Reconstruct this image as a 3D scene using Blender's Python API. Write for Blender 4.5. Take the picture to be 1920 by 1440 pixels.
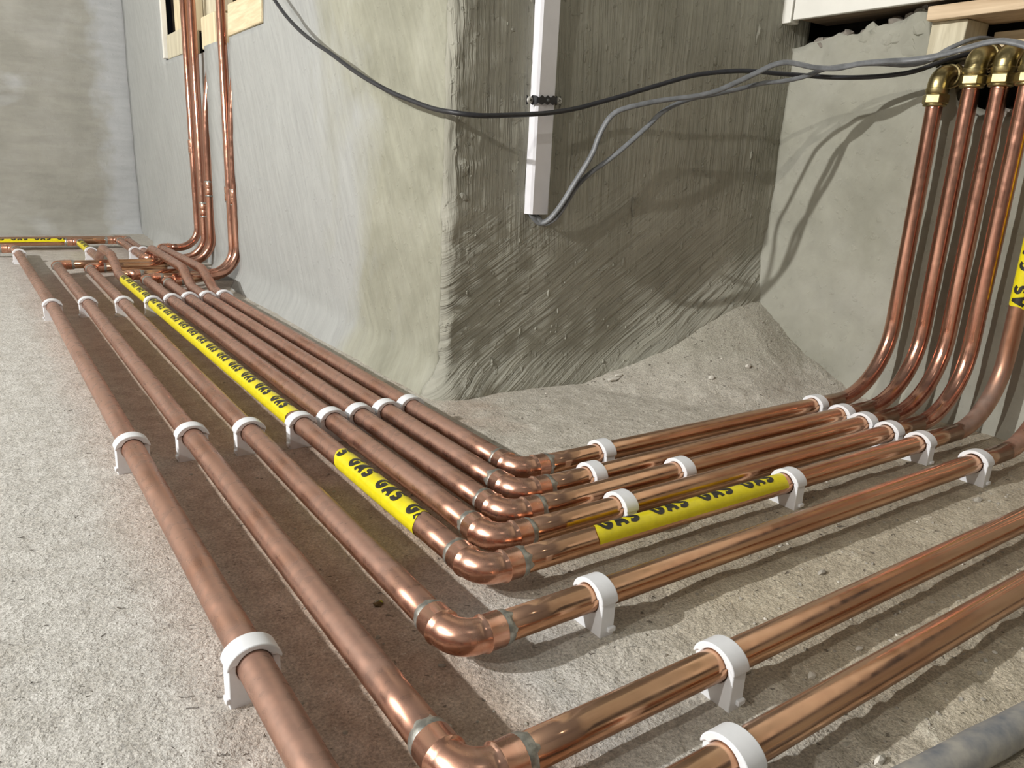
import bpy, math, random
from mathutils import Vector, Matrix, noise

random.seed(7)
for o in list(bpy.data.objects):
    bpy.data.objects.remove(o, do_unlink=True)
scene = bpy.context.scene
COL = scene.collection
PI = math.pi
R_ = math.radians

# ------------------------------------------------------------------ camera
AXZ = 0.032                      # height of the floor pipes' axes
PR = 0.014                       # pipe radius (28 mm copper)
YAW, PITCH, ROLL, FPX = 0.61570449, 0.279111, 0.05114476, 1429.29
cam_d = bpy.data.cameras.new('camera')
cam = bpy.data.objects.new('camera', cam_d)
COL.objects.link(cam)
fw = Vector((math.cos(PITCH) * math.sin(YAW), math.cos(PITCH) * math.cos(YAW), -math.sin(PITCH)))
r0 = Vector((math.cos(YAW), -math.sin(YAW), 0))
u0 = r0.cross(fw)
rr = r0 * math.cos(ROLL) + u0 * math.sin(ROLL)
uu = u0 * math.cos(ROLL) - r0 * math.sin(ROLL)
M = Matrix((rr, uu, -fw)).transposed().to_4x4()
M.translation = (0, 0, 0.422)
cam.matrix_world = M
cam_d.sensor_fit = 'HORIZONTAL'
cam_d.sensor_width = 36
cam_d.lens = FPX / 1920 * 36
cam_d.clip_start = 0.01
scene.camera = cam

# ------------------------------------------------------------------ world and lamps
w = bpy.data.worlds.new('world')
scene.world = w
w.use_nodes = True
w.node_tree.nodes['Background'].inputs[0].default_value = (0.9, 0.93, 1.0, 1)
w.node_tree.nodes['Background'].inputs[1].default_value = 0.004

def lamp(name, loc, power, radius, col):
    d = bpy.data.lights.new(name, 'POINT')
    d.energy = power
    d.shadow_soft_size = radius
    d.color = col
    o = bpy.data.objects.new(name, d)
    o.location = loc
    COL.objects.link(o)
    return o

lamp('work_lamp', (-3.0, 1.42, 2.08), 600, 0.035, (1.0, 0.985, 0.96))
lamp('work_lamp', (-3.0, 0.08, 2.05), 165, 0.025, (1.0, 0.95, 0.87))
lamp('ceiling_lamp', (0.10, -0.55, 2.05), 3, 0.03, (1.0, 0.93, 0.82))

vs = scene.view_settings
vs.view_transform = 'Standard'
vs.look = 'None'
vs.exposure = 0.0
vs.gamma = 1.0
vs.use_curve_mapping = False
scene.cycles.use_denoising = True
scene.cycles.adaptive_threshold = 0.03
scene.cycles.max_bounces = 7
scene.cycles.diffuse_bounces = 4
scene.cycles.glossy_bounces = 4

# ------------------------------------------------------------------ materials
class NT:
    def __init__(s, name):
        s.m = bpy.data.materials.new(name)
        s.m.use_nodes = True
        s.t = s.m.node_tree
        s.b = s.t.nodes['Principled BSDF']
    def n(s, typ, **kw):
        nd = s.t.nodes.new(typ)
        for k, v in kw.items():
            if k.startswith('i_'):
                key = k[2:].replace('_', ' ')
                s.put(nd.inputs[int(key) if key.isdigit() else key], v)
            else:
                setattr(nd, k, v)
        return nd
    def put(s, sock, v):
        if isinstance(v, bpy.types.NodeSocket):
            s.t.links.new(v, sock)
        else:
            if hasattr(sock.default_value, '__len__') and not isinstance(v, (int, float)) and len(v) == 3 and len(sock.default_value) == 4:
                v = (*v, 1)
            sock.default_value = v
    def coord(s, scale=(1, 1, 1), rot=(0, 0, 0)):
        tc = s.n('ShaderNodeTexCoord')
        src = tc.outputs['Object']
        if any(rot):
            m0 = s.n('ShaderNodeMapping')
            s.put(m0.inputs['Vector'], src)
            m0.inputs['Rotation'].default_value = rot
            src = m0.outputs['Vector']
        if tuple(scale) == (1, 1, 1):
            return src
        mp = s.n('ShaderNodeMapping')
        s.put(mp.inputs['Vector'], src)
        mp.inputs['Scale'].default_value = scale
        return mp.outputs['Vector']
    def noise(s, vec, scale, detail=4, rough=0.55, dist=0.0):
        nd = s.n('ShaderNodeTexNoise')
        s.put(nd.inputs['Vector'], vec)
        nd.inputs['Scale'].default_value = scale
        nd.inputs['Detail'].default_value = detail
        nd.inputs['Roughness'].default_value = rough
        nd.inputs['Distortion'].default_value = dist
        return nd.outputs['Fac']
    def ramp(s, fac, stops):
        nd = s.n('ShaderNodeValToRGB')
        e = nd.color_ramp.elements
        while len(e) < len(stops):
            e.new(0.5)
        for el, (p, c) in zip(e, stops):
            el.position = p
            el.color = (*c, 1) if not isinstance(c, (int, float)) else (c, c, c, 1)
        s.put(nd.inputs[0], fac)
        return nd.outputs['Color']
    def mix(s, fac, a, b, mode='MIX'):
        nd = s.n('ShaderNodeMix', data_type='RGBA', blend_type=mode)
        s.put(nd.inputs[0], fac)
        s.put(nd.inputs[6], a)
        s.put(nd.inputs[7], b)
        return nd.outputs[2]
    def math(s, op, a, b=0.0, c=0.0, clamp=False):
        nd = s.n('ShaderNodeMath', operation=op, use_clamp=clamp)
        s.put(nd.inputs[0], a)
        s.put(nd.inputs[1], b)
        s.put(nd.inputs[2], c)
        return nd.outputs[0]
    def mapr(s, v, a, b, c=0.0, d=1.0):
        nd = s.n('ShaderNodeMapRange')
        s.put(nd.inputs[0], v)
        for i, x in enumerate((a, b, c, d)):
            nd.inputs[i + 1].default_value = x
        return nd.outputs[0]
    def xyz(s):
        tc = s.n('ShaderNodeTexCoord')
        sp = s.n('ShaderNodeSeparateXYZ')
        s.put(sp.inputs[0], tc.outputs['Object'])
        return sp.outputs
    def bump(s, h, strength=0.5, dist=0.002, prev=None):
        nd = s.n('ShaderNodeBump')
        s.put(nd.inputs['Height'], h)
        nd.inputs['Strength'].default_value = strength
        nd.inputs['Distance'].default_value = dist
        if prev is not None:
            s.put(nd.inputs['Normal'], prev)
        return nd.outputs[0]
    def out(s, color=None, rough=None, metal=None, normal=None, **kw):
        if color is not None: s.put(s.b.inputs['Base Color'], color)
        if rough is not None: s.put(s.b.inputs['Roughness'], rough)
        if metal is not None: s.put(s.b.inputs['Metallic'], metal)
        if normal is not None: s.put(s.b.inputs['Normal'], normal)
        for k, v in kw.items():
            s.put(s.b.inputs[k.replace('_', ' ')], v)
        return s.m

def mat_floor():
    s = NT('concrete_floor')
    v = s.coord()
    x, y, z = s.xyz()
    big = s.noise(v, 3.2, 3, 0.6)
    mid = s.noise(v, 28, 5, 0.65)
    fine = s.noise(v, 400, 3, 0.7)
    grey = s.ramp(mid, [(0.30, (0.42, 0.405, 0.375)), (0.55, (0.52, 0.51, 0.485)), (0.75, (0.61, 0.60, 0.575))])
    tan = s.ramp(mid, [(0.28, (0.37, 0.325, 0.25)), (0.55, (0.49, 0.44, 0.345)), (0.78, (0.60, 0.555, 0.455))])
    pink = s.ramp(mid, [(0.28, (0.33, 0.245, 0.185)), (0.55, (0.43, 0.335, 0.265)), (0.78, (0.55, 0.45, 0.375))])
    wob = s.math('MULTIPLY', s.math('SUBTRACT', big, 0.5), 0.9)
    # whiter slab to the left, copper-dusted strip under the left run, sandy screed under the right run
    f_pink = s.math('MULTIPLY', s.mapr(s.math('ADD', x, s.math('MULTIPLY', wob, 0.12)), 0.08, 0.20), s.math('SUBTRACT', 0.9, s.math('MULTIPLY', s.mapr(x, 0.29, 0.36), s.mapr(y, 0.66, 0.52))))
    f_pink = s.math('MULTIPLY', f_pink, s.mapr(y, 3.1, 2.2, 0.25, 1.0))
    base = s.mix(f_pink, grey, pink)
    f_tan = s.math('MULTIPLY', s.mapr(s.math('ADD', x, s.math('MULTIPLY', wob, 0.3)), 0.32, 0.60), s.mapr(y, 0.78, 0.66))
    base = s.mix(f_tan, base, tan)
    f_back = s.math('MULTIPLY', s.mapr(s.math('ADD', x, wob), 0.45, 0.62), s.mapr(y, 0.72, 0.84))
    base = s.mix(f_back, base, s.mix(0.45, grey, tan))
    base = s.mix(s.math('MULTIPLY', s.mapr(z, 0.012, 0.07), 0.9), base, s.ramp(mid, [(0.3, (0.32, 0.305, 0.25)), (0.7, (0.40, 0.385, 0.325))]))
    pit = s.mapr(s.noise(s.coord((1, 1.6, 1), (0, 0, 0.5)), 75, 3, 0.6, 0.6), 0.66, 0.72)
    base = s.mix(s.math('MULTIPLY', pit, 0.75), base, (0.10, 0.085, 0.07))
    speck = s.mapr(s.noise(v, 190, 2, 0.5), 0.70, 0.75)
    base = s.mix(s.math('MULTIPLY', speck, 0.5), base, (0.74, 0.72, 0.68))
    base = s.mix(0.62, base, s.ramp(fine, [(0.3, (0.2, 0.2, 0.2)), (0.7, (0.82, 0.81, 0.79))]), 'OVERLAY')
    n1 = s.bump(mid, 0.55, 0.006)
    n2 = s.bump(s.noise(v, 95, 3, 0.7), 0.7, 0.0042, n1)
    n3 = s.bump(fine, 0.6, 0.0016, n2)
    n4 = s.bump(s.math('SUBTRACT', 1.0, pit), 0.7, 0.003, n3)
    return s.out(base, 0.92, normal=n4)

def mat_plaster(name, stops, patch=None, stroke=0.6, dirs=((90, 1, 6), (0, 0, 0)), alt=None, zsplit=None, lump=0.6, patch_thr=(0.5, 0.6), patch_scale=1.8, ypatch=None, sdist=0.004, smix=0.22, xband=None):
    s = NT(name)
    v = s.coord()
    x, y, z = s.xyz()
    c = s.noise(v, 4.0, 5, 0.62, 0.3)
    col = s.ramp(c, stops)
    if xband:
        col = s.mix(s.math('MULTIPLY', s.mapr(s.math('ADD', x, s.math('MULTIPLY', s.noise(v, 6, 4, 0.6), 0.25)), xband[0], xband[1]), 0.85), col, xband[2])
    if patch:
        pf = s.noise(v, patch_scale, 5, 0.6, 0.6)
        if ypatch:
            pf = s.math('ADD', pf, s.mapr(y, ypatch[0], ypatch[1], -0.25, 0.25))
        pf = s.mapr(pf, *patch_thr)
        col = s.mix(s.math('MULTIPLY', pf, 0.85), col, patch)
    st = s.noise(s.coord(*dirs), 1.0, 3, 0.6, 0.3)
    if alt:
        st2 = s.noise(s.coord(*alt), 1.0, 3, 0.6, 0.3)
        f = s.math('ADD', s.mapr(z, zsplit[0], zsplit[1]), s.math('MULTIPLY', s.math('SUBTRACT', s.noise(v, 5, 2), 0.5), 1.5), clamp=True)
        st = s.mix(f, st2, st)
    fine = s.noise(v, 170, 4, 0.65)
    col = s.mix(smix, col, s.ramp(st, [(0.3, (0.3, 0.3, 0.29)), (0.7, (0.68, 0.68, 0.66))]), 'OVERLAY')
    n1 = s.bump(s.noise(v, 9, 4, 0.5), 0.35, 0.012)
    n2 = s.bump(st, stroke, sdist, n1)
    n3 = s.bump(s.mapr(s.noise(v, 55, 3, 0.5), 0.60, 0.80), lump, 0.003, n2)
    n4 = s.bump(fine, 0.4, 0.0010, n3)
    return s.out(col, 0.88, normal=n4)

def mat_copper(name, lo, hi, dust, rough=(0.20, 0.42), dustcol=(0.50, 0.355, 0.30), tarnish=0.35, axis=1):
    s = NT(name)
    st = [1.0, 1.0, 1.0]
    st[axis] = 0.10
    v = s.coord()
    vs_ = s.coord(tuple(st))
    n1 = s.noise(vs_, 55, 2, 0.6)
    n2 = s.noise(v, 70, 2, 0.5)
    n3 = s.noise(vs_, 36, 2, 0.5)
    col = s.mix(s.mapr(n1, 0.35, 0.68), lo, hi)
    tar = s.mapr(n3, 0.50, 0.72)
    col = s.mix(s.math('MULTIPLY', tar, tarnish), col, (0.30, 0.125, 0.075))
    geo = s.n('ShaderNodeNewGeometry')
    sp = s.n('ShaderNodeSeparateXYZ')
    s.put(sp.inputs[0], geo.outputs['Normal'])
    up = s.mapr(s.math('ADD', sp.outputs[2], s.math('MULTIPLY', s.math('SUBTRACT', n3, 0.5), 0.9)), -0.15, 0.62)
    blot = s.mapr(s.math('ADD', s.math('MULTIPLY', n2, 0.22), s.math('MULTIPLY', n3, 0.8)), 0.42, 0.66)
    smudge = s.mapr(s.noise(v, 15, 1, 0.4), 0.60, 0.70)          # finger smudges wipe the dust
    df = s.math('MULTIPLY', s.math('MULTIPLY', up, s.math('SUBTRACT', 1.0, s.math('MULTIPLY', blot, 0.75))), dust, clamp=True)
    df = s.math('MULTIPLY', df, s.math('SUBTRACT', 1.0, s.math('MULTIPLY', smudge, 0.5)))
    ro = s.mapr(n2, 0.3, 0.7, *rough)
    bm = s.bump(n2, 0.05, 0.0004)
    s.out(col, ro, 1.0, bm if dust < 0.5 else None)
    d = s.n('ShaderNodeBsdfPrincipled')
    s.put(d.inputs['Base Color'], s.mix(s.mapr(n2, 0.3, 0.7), tuple(c * 0.85 for c in dustcol), tuple(min(1, c * 1.18) for c in dustcol)))
    d.inputs['Roughness'].default_value = 0.62
    mx = s.n('ShaderNodeMixShader')
    s.put(mx.inputs[0], df)
    s.t.links.new(s.b.outputs[0], mx.inputs[1])
    s.t.links.new(d.outputs[0], mx.inputs[2])
    s.t.links.new(mx.outputs[0], s.t.nodes['Material Output'].inputs['Surface'])
    return s.m

def mat_simple(name, col, rough=0.5, metal=0.0, var=0.0, scale=40, bump=0.0, col2=None, **kw):
    s = NT(name)
    v = s.coord()
    n = s.noise(v, scale, 4, 0.6)
    c2 = col2 or tuple(c * (1 - var) for c in col)
    c = s.mix(s.mapr(n, 0.35, 0.65), col, c2)
    nm = s.bump(n, bump, 0.001) if bump else None
    return s.out(c, rough, metal, nm, **kw)

def mat_wood(name, a, b, axis=1):
    s = NT(name)
    sc = [60, 60, 60]
    sc[axis] = 5
    g = s.noise(s.coord(tuple(sc)), 1.0, 4, 0.6, 0.8)
    c = s.mix(s.mapr(g, 0.35, 0.65), a, b)
    return s.out(c, 0.7, normal=s.bump(g, 0.25, 0.001))

MT = {}
MT['floor'] = mat_floor()
MT['wl'] = mat_plaster('plaster_left', [(0.3, (0.23, 0.228, 0.175)), (0.5, (0.31, 0.308, 0.245)), (0.7, (0.38, 0.378, 0.315))],
                       patch=(0.375, 0.385, 0.382), stroke=0.45, dirs=((1, 70, 9), (0.5, 0, 0)), ypatch=(1.2, 2.2), patch_thr=(0.42, 0.60), lump=0.5)
MT['wf'] = mat_plaster('plaster_front', [(0.3, (0.25, 0.245, 0.20)), (0.5, (0.32, 0.315, 0.265)), (0.72, (0.40, 0.395, 0.34))],
                       stroke=0.95, dirs=((110, 1, 5), (0, 0.03, 0)), alt=((5, 1, 95), (0, 0.62, 0)), zsplit=(0.20, 0.42), lump=1.0, sdist=0.009, smix=0.4)
MT['wr'] = mat_plaster('plaster_right', [(0.3, (0.265, 0.262, 0.212)), (0.5, (0.325, 0.322, 0.27)), (0.72, (0.375, 0.37, 0.325))],
                       stroke=0.35, dirs=((1, 18, 14), (0.6, 0, 0)), lump=0.6)
MT['wb'] = mat_plaster('plaster_back', [(0.3, (0.285, 0.28, 0.245)), (0.5, (0.34, 0.333, 0.295)), (0.72, (0.395, 0.39, 0.36))],
                       patch=(0.46, 0.47, 0.475), stroke=0.3, dirs=((6, 1, 30), (0, 0, 0)), patch_thr=(0.55, 0.66), patch_scale=1.6, lump=0.2, xband=(0.66, 0.72, (0.46, 0.475, 0.49)))
MT['wo'] = mat_plaster('plaster_other', [(0.3, (0.11, 0.105, 0.10)), (0.7, (0.16, 0.155, 0.15))])
MT['cu_dust'] = mat_copper('copper_dusty', (0.50, 0.255, 0.17), (0.70, 0.40, 0.29), 0.84, (0.22, 0.42), dustcol=(0.285, 0.172, 0.130), axis=1)
MT['cu'] = mat_copper('copper_bright', (0.48, 0.245, 0.135), (0.72, 0.445, 0.275), 0.26, (0.11, 0.24), dustcol=(0.30, 0.19, 0.14), axis=0)
MT['cu_fit'] = mat_copper('copper_fitting', (0.64, 0.31, 0.20), (0.82, 0.49, 0.36), 0.10, (0.20, 0.33), tarnish=0.12)
MT['cu_riser'] = mat_copper('copper_riser', (0.52, 0.25, 0.175), (0.72, 0.40, 0.29), 0.10, (0.12, 0.26), axis=2)
MT['cu_dull'] = mat_copper('copper_brown_dust', (0.42, 0.22, 0.14), (0.58, 0.35, 0.25), 1.0, (0.3, 0.5), dustcol=(0.25, 0.17, 0.135), axis=2)
MT['solder'] = mat_simple('solder', (0.50, 0.50, 0.46), 0.40, 0.75, 0.45, 160, 0.5)
MT['clip'] = mat_simple('clip_plastic', (0.80, 0.82, 0.85), 0.33, 0.0, 0.05, 60)
MT['tape'] = mat_simple('yellow_tape', (0.79, 0.68, 0.012), 0.30, 0.0, 0.12, 90, 0.06)
MT['ink'] = mat_simple('black_ink', (0.022, 0.020, 0.016), 0.4)
MT['brass'] = mat_simple('brass', (0.52, 0.43, 0.215), 0.34, 1.0, 0.35, 60, 0.1)
MT['black'] = mat_simple('black_sheath', (0.030, 0.031, 0.036), 0.42, 0.0, 0.3, 90)
MT['grey'] = mat_simple('grey_sheath', (0.19, 0.20, 0.21), 0.45, 0.0, 0.35, 60)
MT['trunk'] = mat_simple('white_pvc', (0.80, 0.80, 0.84), 0.3, 0.0, 0.04)
MT['band'] = mat_simple('black_band', (0.025, 0.025, 0.028), 0.38)
MT['screw'] = mat_simple('zinc_screw', (0.66, 0.65, 0.61), 0.4, 0.25, 0.3, 200)
MT['board'] = mat_simple('white_paint', (0.80, 0.79, 0.73), 0.4, 0.0, 0.06, 14)
MT['wood'] = mat_wood('pale_timber', (0.66, 0.56, 0.36), (0.78, 0.69, 0.47), 2)
MT['wood_y'] = mat_wood('pale_timber_rail', (0.62, 0.50, 0.31), (0.80, 0.68, 0.46), 1)
MT['ply'] = mat_wood('plywood_edge', (0.50, 0.36, 0.22), (0.72, 0.57, 0.39), 1)
MT['oldwood'] = mat_wood('old_timber', (0.50, 0.45, 0.32), (0.66, 0.61, 0.46), 2)
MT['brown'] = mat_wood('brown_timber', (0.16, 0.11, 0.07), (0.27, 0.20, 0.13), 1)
MT['rubble'] = mat_simple('rubble', (0.30, 0.27, 0.23), 0.95, 0.0, 0.5, 22, 0.8)
MT['rubble_pale'] = mat_simple('rubble_pale', (0.36, 0.345, 0.30), 0.95, 0.0, 0.35, 40, 0.9)
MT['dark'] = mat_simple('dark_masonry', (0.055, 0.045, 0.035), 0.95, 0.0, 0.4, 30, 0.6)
MT['duct'] = mat_simple('grey_duct', (0.145, 0.16, 0.185), 0.6, 0.0, 0.0, 34, 0.2, col2=(0.36, 0.345, 0.31))
MT['stone'] = mat_simple('stone_grey', (0.45, 0.42, 0.36), 0.9, 0.0, 0.4, 120, 0.6)
MT['stone_w'] = mat_simple('stone_white', (0.70, 0.67, 0.60), 0.9, 0.0, 0.2, 120, 0.5)
MT['blob'] = mat_simple('varnish_blob', (0.16, 0.12, 0.06), 0.12, 0.0, 0.4, 150, 0.2)

# ------------------------------------------------------------------ helpers
def mk(name, verts, faces, mat, parent=None, smooth=True, angle=None):
    me = bpy.data.meshes.new(name)
    off = parent.location if parent is not None else Vector((0, 0, 0))
    me.from_pydata([tuple(Vector(v) - off) for v in verts], [], faces)
    me.materials.append(mat)
    if smooth:
        me.polygons.foreach_set('use_smooth', [True] * len(me.polygons))
        if angle:
            me.set_sharp_from_angle(angle=R_(angle))
    me.update()
    o = bpy.data.objects.new(name, me)
    COL.objects.link(o)
    if parent is not None:
        o.parent = parent
    return o

def thing(name, label, cat, loc=(0, 0, 0), group=None):
    o = bpy.data.objects.new(name, None)
    o.empty_display_size = 0.02
    COL.objects.link(o)
    o.location = loc
    return tag(o, label, cat, group)

def tag(o, label, cat, group=None):
    o['label'] = label
    o['category'] = cat
    if group:
        o['group'] = group
    return o

def struct(o):
    o['kind'] = 'structure'
    return o

def fillet(pts, R, n=10):
    """polyline with rounded corners; R a number or one per inner point"""
    P = [Vector(p) for p in pts]
    out = [P[0]]
    for i in range(1, len(P) - 1):
        r = R[i - 1] if isinstance(R, (list, tuple)) else R
        a, b = (P[i - 1] - P[i]).normalized(), (P[i + 1] - P[i]).normalized()
        ang = a.angle(b)
        if r <= 0 or abs(ang - PI) < 1e-3:
            out.append(P[i])
            continue
        t = r / math.tan(ang / 2)
        c = P[i] + (a + b).normalized() * (r / math.sin(ang / 2))
        s, e = P[i] + a * t - c, P[i] + b * t - c
        ax = s.cross(e).normalized()
        tot = s.angle(e)
        for k in range(n + 1):
            out.append(c + Matrix.Rotation(tot * k / n, 3, ax) @ s)
    out.append(P[-1])
    return out

def frames(path, up=None):
    n = len(path)
    T = []
    for i in range(n):
        a = path[max(0, i - 1)]
        b = path[min(n - 1, i + 1)]
        T.append((b - a).normalized())
    u = Vector(up) if up is not None else Vector((0, 0, 1))
    if abs(u.dot(T[0])) > 0.95:
        u = Vector((1, 0, 0)) if abs(T[0].x) < 0.9 else Vector((0, 1, 0))
    N = (u - T[0] * u.dot(T[0])).normalized()
    res = []
    for i in range(n):
        if i:
            q = T[i - 1].rotation_difference(T[i])
            N = q @ N
            N = (N - T[i] * N.dot(T[i])).normalized()
        res.append((T[i], N, T[i].cross(N)))
    return res

def tube(path, rad, seg=24, cap=True, flat=None, up=None):
    path = [Vector(p) for p in path]
    fr = frames(path, up)
    V, F = [], []
    for i, p in enumerate(path):
        r = rad[i] if isinstance(rad, (list, tuple)) else rad
        t, n, b = fr[i]
        ra, rb = (r, r) if flat is None else (r, r * flat)
        for k in range(seg):
            a = 2 * PI * k / seg
            V.append(p + n * math.cos(a) * ra + b * math.sin(a) * rb)
    for i in range(len(path) - 1):
        for k in range(seg):
            k2 = (k + 1) % seg
            F.append((i * seg + k, i * seg + k2, (i + 1) * seg + k2, (i + 1) * seg + k))
    if cap:
        F.append(tuple(range(seg))[::-1])
        F.append(tuple(range((len(path) - 1) * seg, len(path) * seg)))
    return V, F

def resample(path, step):
    path = [Vector(p) for p in path]
    out = [path[0]]
    for a, b in zip(path[:-1], path[1:]):
        n = max(1, int((b - a).length / step))
        for k in range(1, n + 1):
            out.append(a.lerp(b, k / n))
    return out

def spline(pts, n=6):
    P = [Vector(p) for p in pts]
    P = [P[0] * 2 - P[1]] + P + [P[-1] * 2 - P[-2]]
    out = []
    for i in range(1, len(P) - 2):
        p0, p1, p2, p3 = P[i - 1:i + 3]
        for k in range(n):
            t = k / n
            out.append(0.5 * ((2 * p1) + (p2 - p0) * t + (2 * p0 - 5 * p1 + 4 * p2 - p3) * t * t + (3 * p1 - p0 - 3 * p2 + p3) * t ** 3))
    out.append(P[-2])
    return out

def box(name, lo, hi, mat, parent=None, bevel=0.002, jitter=0.0):
    V = []
    for z in (lo[2], hi[2]):
        for y in (lo[1], hi[1]):
            for x in (lo[0], hi[0]):
                V.append((x + random.uniform(-jitter, jitter), y + random.uniform(-jitter, jitter), z + random.uniform(-jitter, jitter)))
    F = [(0, 2, 3, 1), (4, 5, 7, 6), (0, 1, 5, 4), (2, 6, 7, 3), (0, 4, 6, 2), (1, 3, 7, 5)]
    o = mk(name, V, F, mat, parent, smooth=False)
    if bevel:
        b = o.modifiers.new('bevel', 'BEVEL')
        b.width = bevel
        b.segments = 2
    return o

def nz(x, y, z, s):
    return noise.noise(Vector((x * s, y * s, z * s)))

def sst(a, b, x):
    t = max(0.0, min(1.0, (x - a) / (b - a)))
    return t * t * (3 - 2 * t)

def lines(*spans):
    """spans (a, b, step) -> sorted coordinates"""
    out = []
    for a, b, st in spans:
        n = max(1, round(abs(b - a) / st))
        out += [a + (b - a) * k / n for k in range(n)]
    out.append(spans[-1][1])
    return out

def gridmesh(name, us, vs_, fn, mat, skip=None, parent=None):
    V = [fn(u, v) for v in vs_ for u in us]
    n = len(us)
    F = []
    for j in range(len(vs_) - 1):
        for i in range(n - 1):
            if skip and skip((us[i] + us[i + 1]) / 2, (vs_[j] + vs_[j + 1]) / 2):
                continue
            F.append((j * n + i, j * n + i + 1, (j + 1) * n + i + 1, (j + 1) * n + i))
    return mk(name, V, F, mat, parent)

def solid(o, t, off=-1):
    m = o.modifiers.new('thick', 'SOLIDIFY')
    m.thickness = t
    m.offset = off
    return o

# ------------------------------------------------------------------ setting
WLX, WBY, WRX = 0.688, 4.30, 1.475
ZTOP = 3.1

def floor_fn(x, y):
    z = -0.0012 + 0.0016 * nz(x, y, 0, 9) + 0.0010 * nz(x, y, 3, 34)
    k = sst(0.40, 0.70, x) * (1 - sst(1.0, 1.3, y))
    z += k * (0.0022 * nz(x, y, 7, 16) + 0.0016 * nz(x, y, 5, 55) + 0.0022)
    rho = math.hypot((x - 1.50) / 0.52, (y - 1.17) / 0.37) + 0.05 * nz(x, y, 2, 7)   # spilled mortar heaped in the inner corner
    if rho < 1:
        z += 0.25 * (1 - rho) ** 1.35 + 0.002 * nz(x, y, 4, 60) + 0.002 * nz(x, y, 4, 25)
    rough = math.exp(-((x - 0.62) / 0.25) ** 2 - ((y - 0.24) / 0.10) ** 2) + 0.8 * math.exp(-((x - 0.46) / 0.07) ** 2 - ((y - 0.525) / 0.05) ** 2)
    z += rough * (0.0045 * nz(x, y, 1, 60) + 0.0035 * nz(x, y, 6, 28) - 0.001)
    return (x, y, z)

fx = lines((-5.0, -0.2, 0.12), (-0.2, 0.1, 0.03), (0.1, 1.5, 0.009), (1.5, 1.75, 0.05))
fy = lines((-2.5, -0.1, 0.12), (-0.1, 0.1, 0.03), (0.1, 1.3, 0.009), (1.3, 2.4, 0.03), (2.4, 4.4, 0.08))
struct(solid(gridmesh('floor', fx, fy, floor_fn, MT['floor']), 0.1))

CH = [(2.825, 3.135), (2.535, 2.665)]           # chases for the risers
OPEN_L = (2.185, 3.435, 0.748)                  # timber-lined opening above the chases

def heap(x, y):
    rho = math.hypot((x - 1.50) / 0.52, (y - 1.17) / 0.37)
    return 0.25 * (1 - rho) ** 1.35 if rho < 1 else 0.0

def foot(z):
    return 0.040 * (1 - sst(-0.01, 0.075, z)) ** 1.4

def wl_fn(y, z):
    x = WLX + 0.004 * nz(0, y, z, 5) + 0.0016 * nz(2, y, z, 28)
    x -= foot(z) * (1 + 0.5 * nz(4, y, 0, 6) * sst(1.215, 1.3, y)) * sst(4.2, 3.6, y)
    for a, b in CH:
        g = sst(a - 0.006, a + 0.006, y) * (1 - sst(b - 0.006, b + 0.006, y))
        x = x * (1 - g) + g * (0.728 + 0.003 * nz(1, y, z, 20))
    e = math.exp(-((y - 1.215) / 0.02) ** 2)
    x += e * (0.004 * nz(8, y, z, 45) + 0.003 * nz(8, y, z, 110))
    return (x, y, z)

ly = lines((4.30, 3.5, 0.06), (3.435, 3.15, 0.035))
for a, b in sorted(CH, reverse=True):
    ly += [b + 0.006, b + 0.002, b - 0.002, b - 0.006] + lines((b - 0.02, a + 0.02, 0.03)) + [a + 0.006, a + 0.002, a - 0.002, a - 0.006]
ly += lines((2.50, 2.185, 0.03), (2.185, 1.5, 0.02), (1.5, 1.215, 0.008))
ly = sorted(set(round(v, 4) for v in ly), reverse=True)
lz = lines((-0.02, 0.14, 0.008), (0.14, 0.748, 0.018), (0.748, 1.3, 0.05), (1.3, ZTOP, 0.2))
struct(solid(gridmesh('wall_left', ly, lz, wl_fn, MT['wl'],
       skip=lambda y, z: OPEN_L[0] < y < OPEN_L[1] and z > OPEN_L[2]), 0.012))

# pillar front: rounded outer corner, slightly skewed face, filled inner corner
def front_path():
    P = []
    for k in range(9):
        a = PI - (PI / 2 - 0.10) * k / 8
        P.append((0.710 + 0.022 * math.cos(a), 1.215 - 0.022 * math.sin(a), 1))
    x0, y0 = P[-1][:2]
    n = 70
    for k in range(1, n + 1):
        t = k / n
        P.append((x0 + (1.52 - x0) * t, y0 + (1.112 - y0) * t, 0))
    return P
FP = front_path()

def wf_fn(i, z):
    i = int(i)
    x, y, c = FP[i]
    a = Vector(FP[max(0, i - 1)][:2])
    b = Vector(FP[min(len(FP) - 1, i + 1)][:2])
    t = (b - a).normalized()
    n = Vector((t.y, -t.x))                       # towards the room
    d = 0.005 * nz(x, y, z, 6) + 0.0025 * nz(x, y, z, 30)
    edge = math.exp(-((i - 8) / 5.0) ** 2)
    d += edge * (0.005 * nz(x, y, z, 45) + 0.004 * nz(x, y, z, 110)) * (1 if i > 1 else 0)
    if i == 0:
        return wl_fn(1.215, z)
    d += foot(z) * (1 - 0.45 * sst(8, 16, i))
    hp = heap(x, y - 0.03)
    d += 0.045 * sst(0, 0.08, hp) * max(0, min(1, 1 - (z - hp) / 0.12)) ** 2
    d2 = Vector((x, y)) + n * d
    return (d2.x, d2.y, z)

fz = lines((-0.02, 0.30, 0.008), (0.30, 0.80, 0.012), (0.80, 1.3, 0.05), (1.3, ZTOP, 0.2))
struct(solid(gridmesh('wall_front', list(range(len(FP))), fz, wf_fn, MT['wf']), 0.01))

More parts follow.
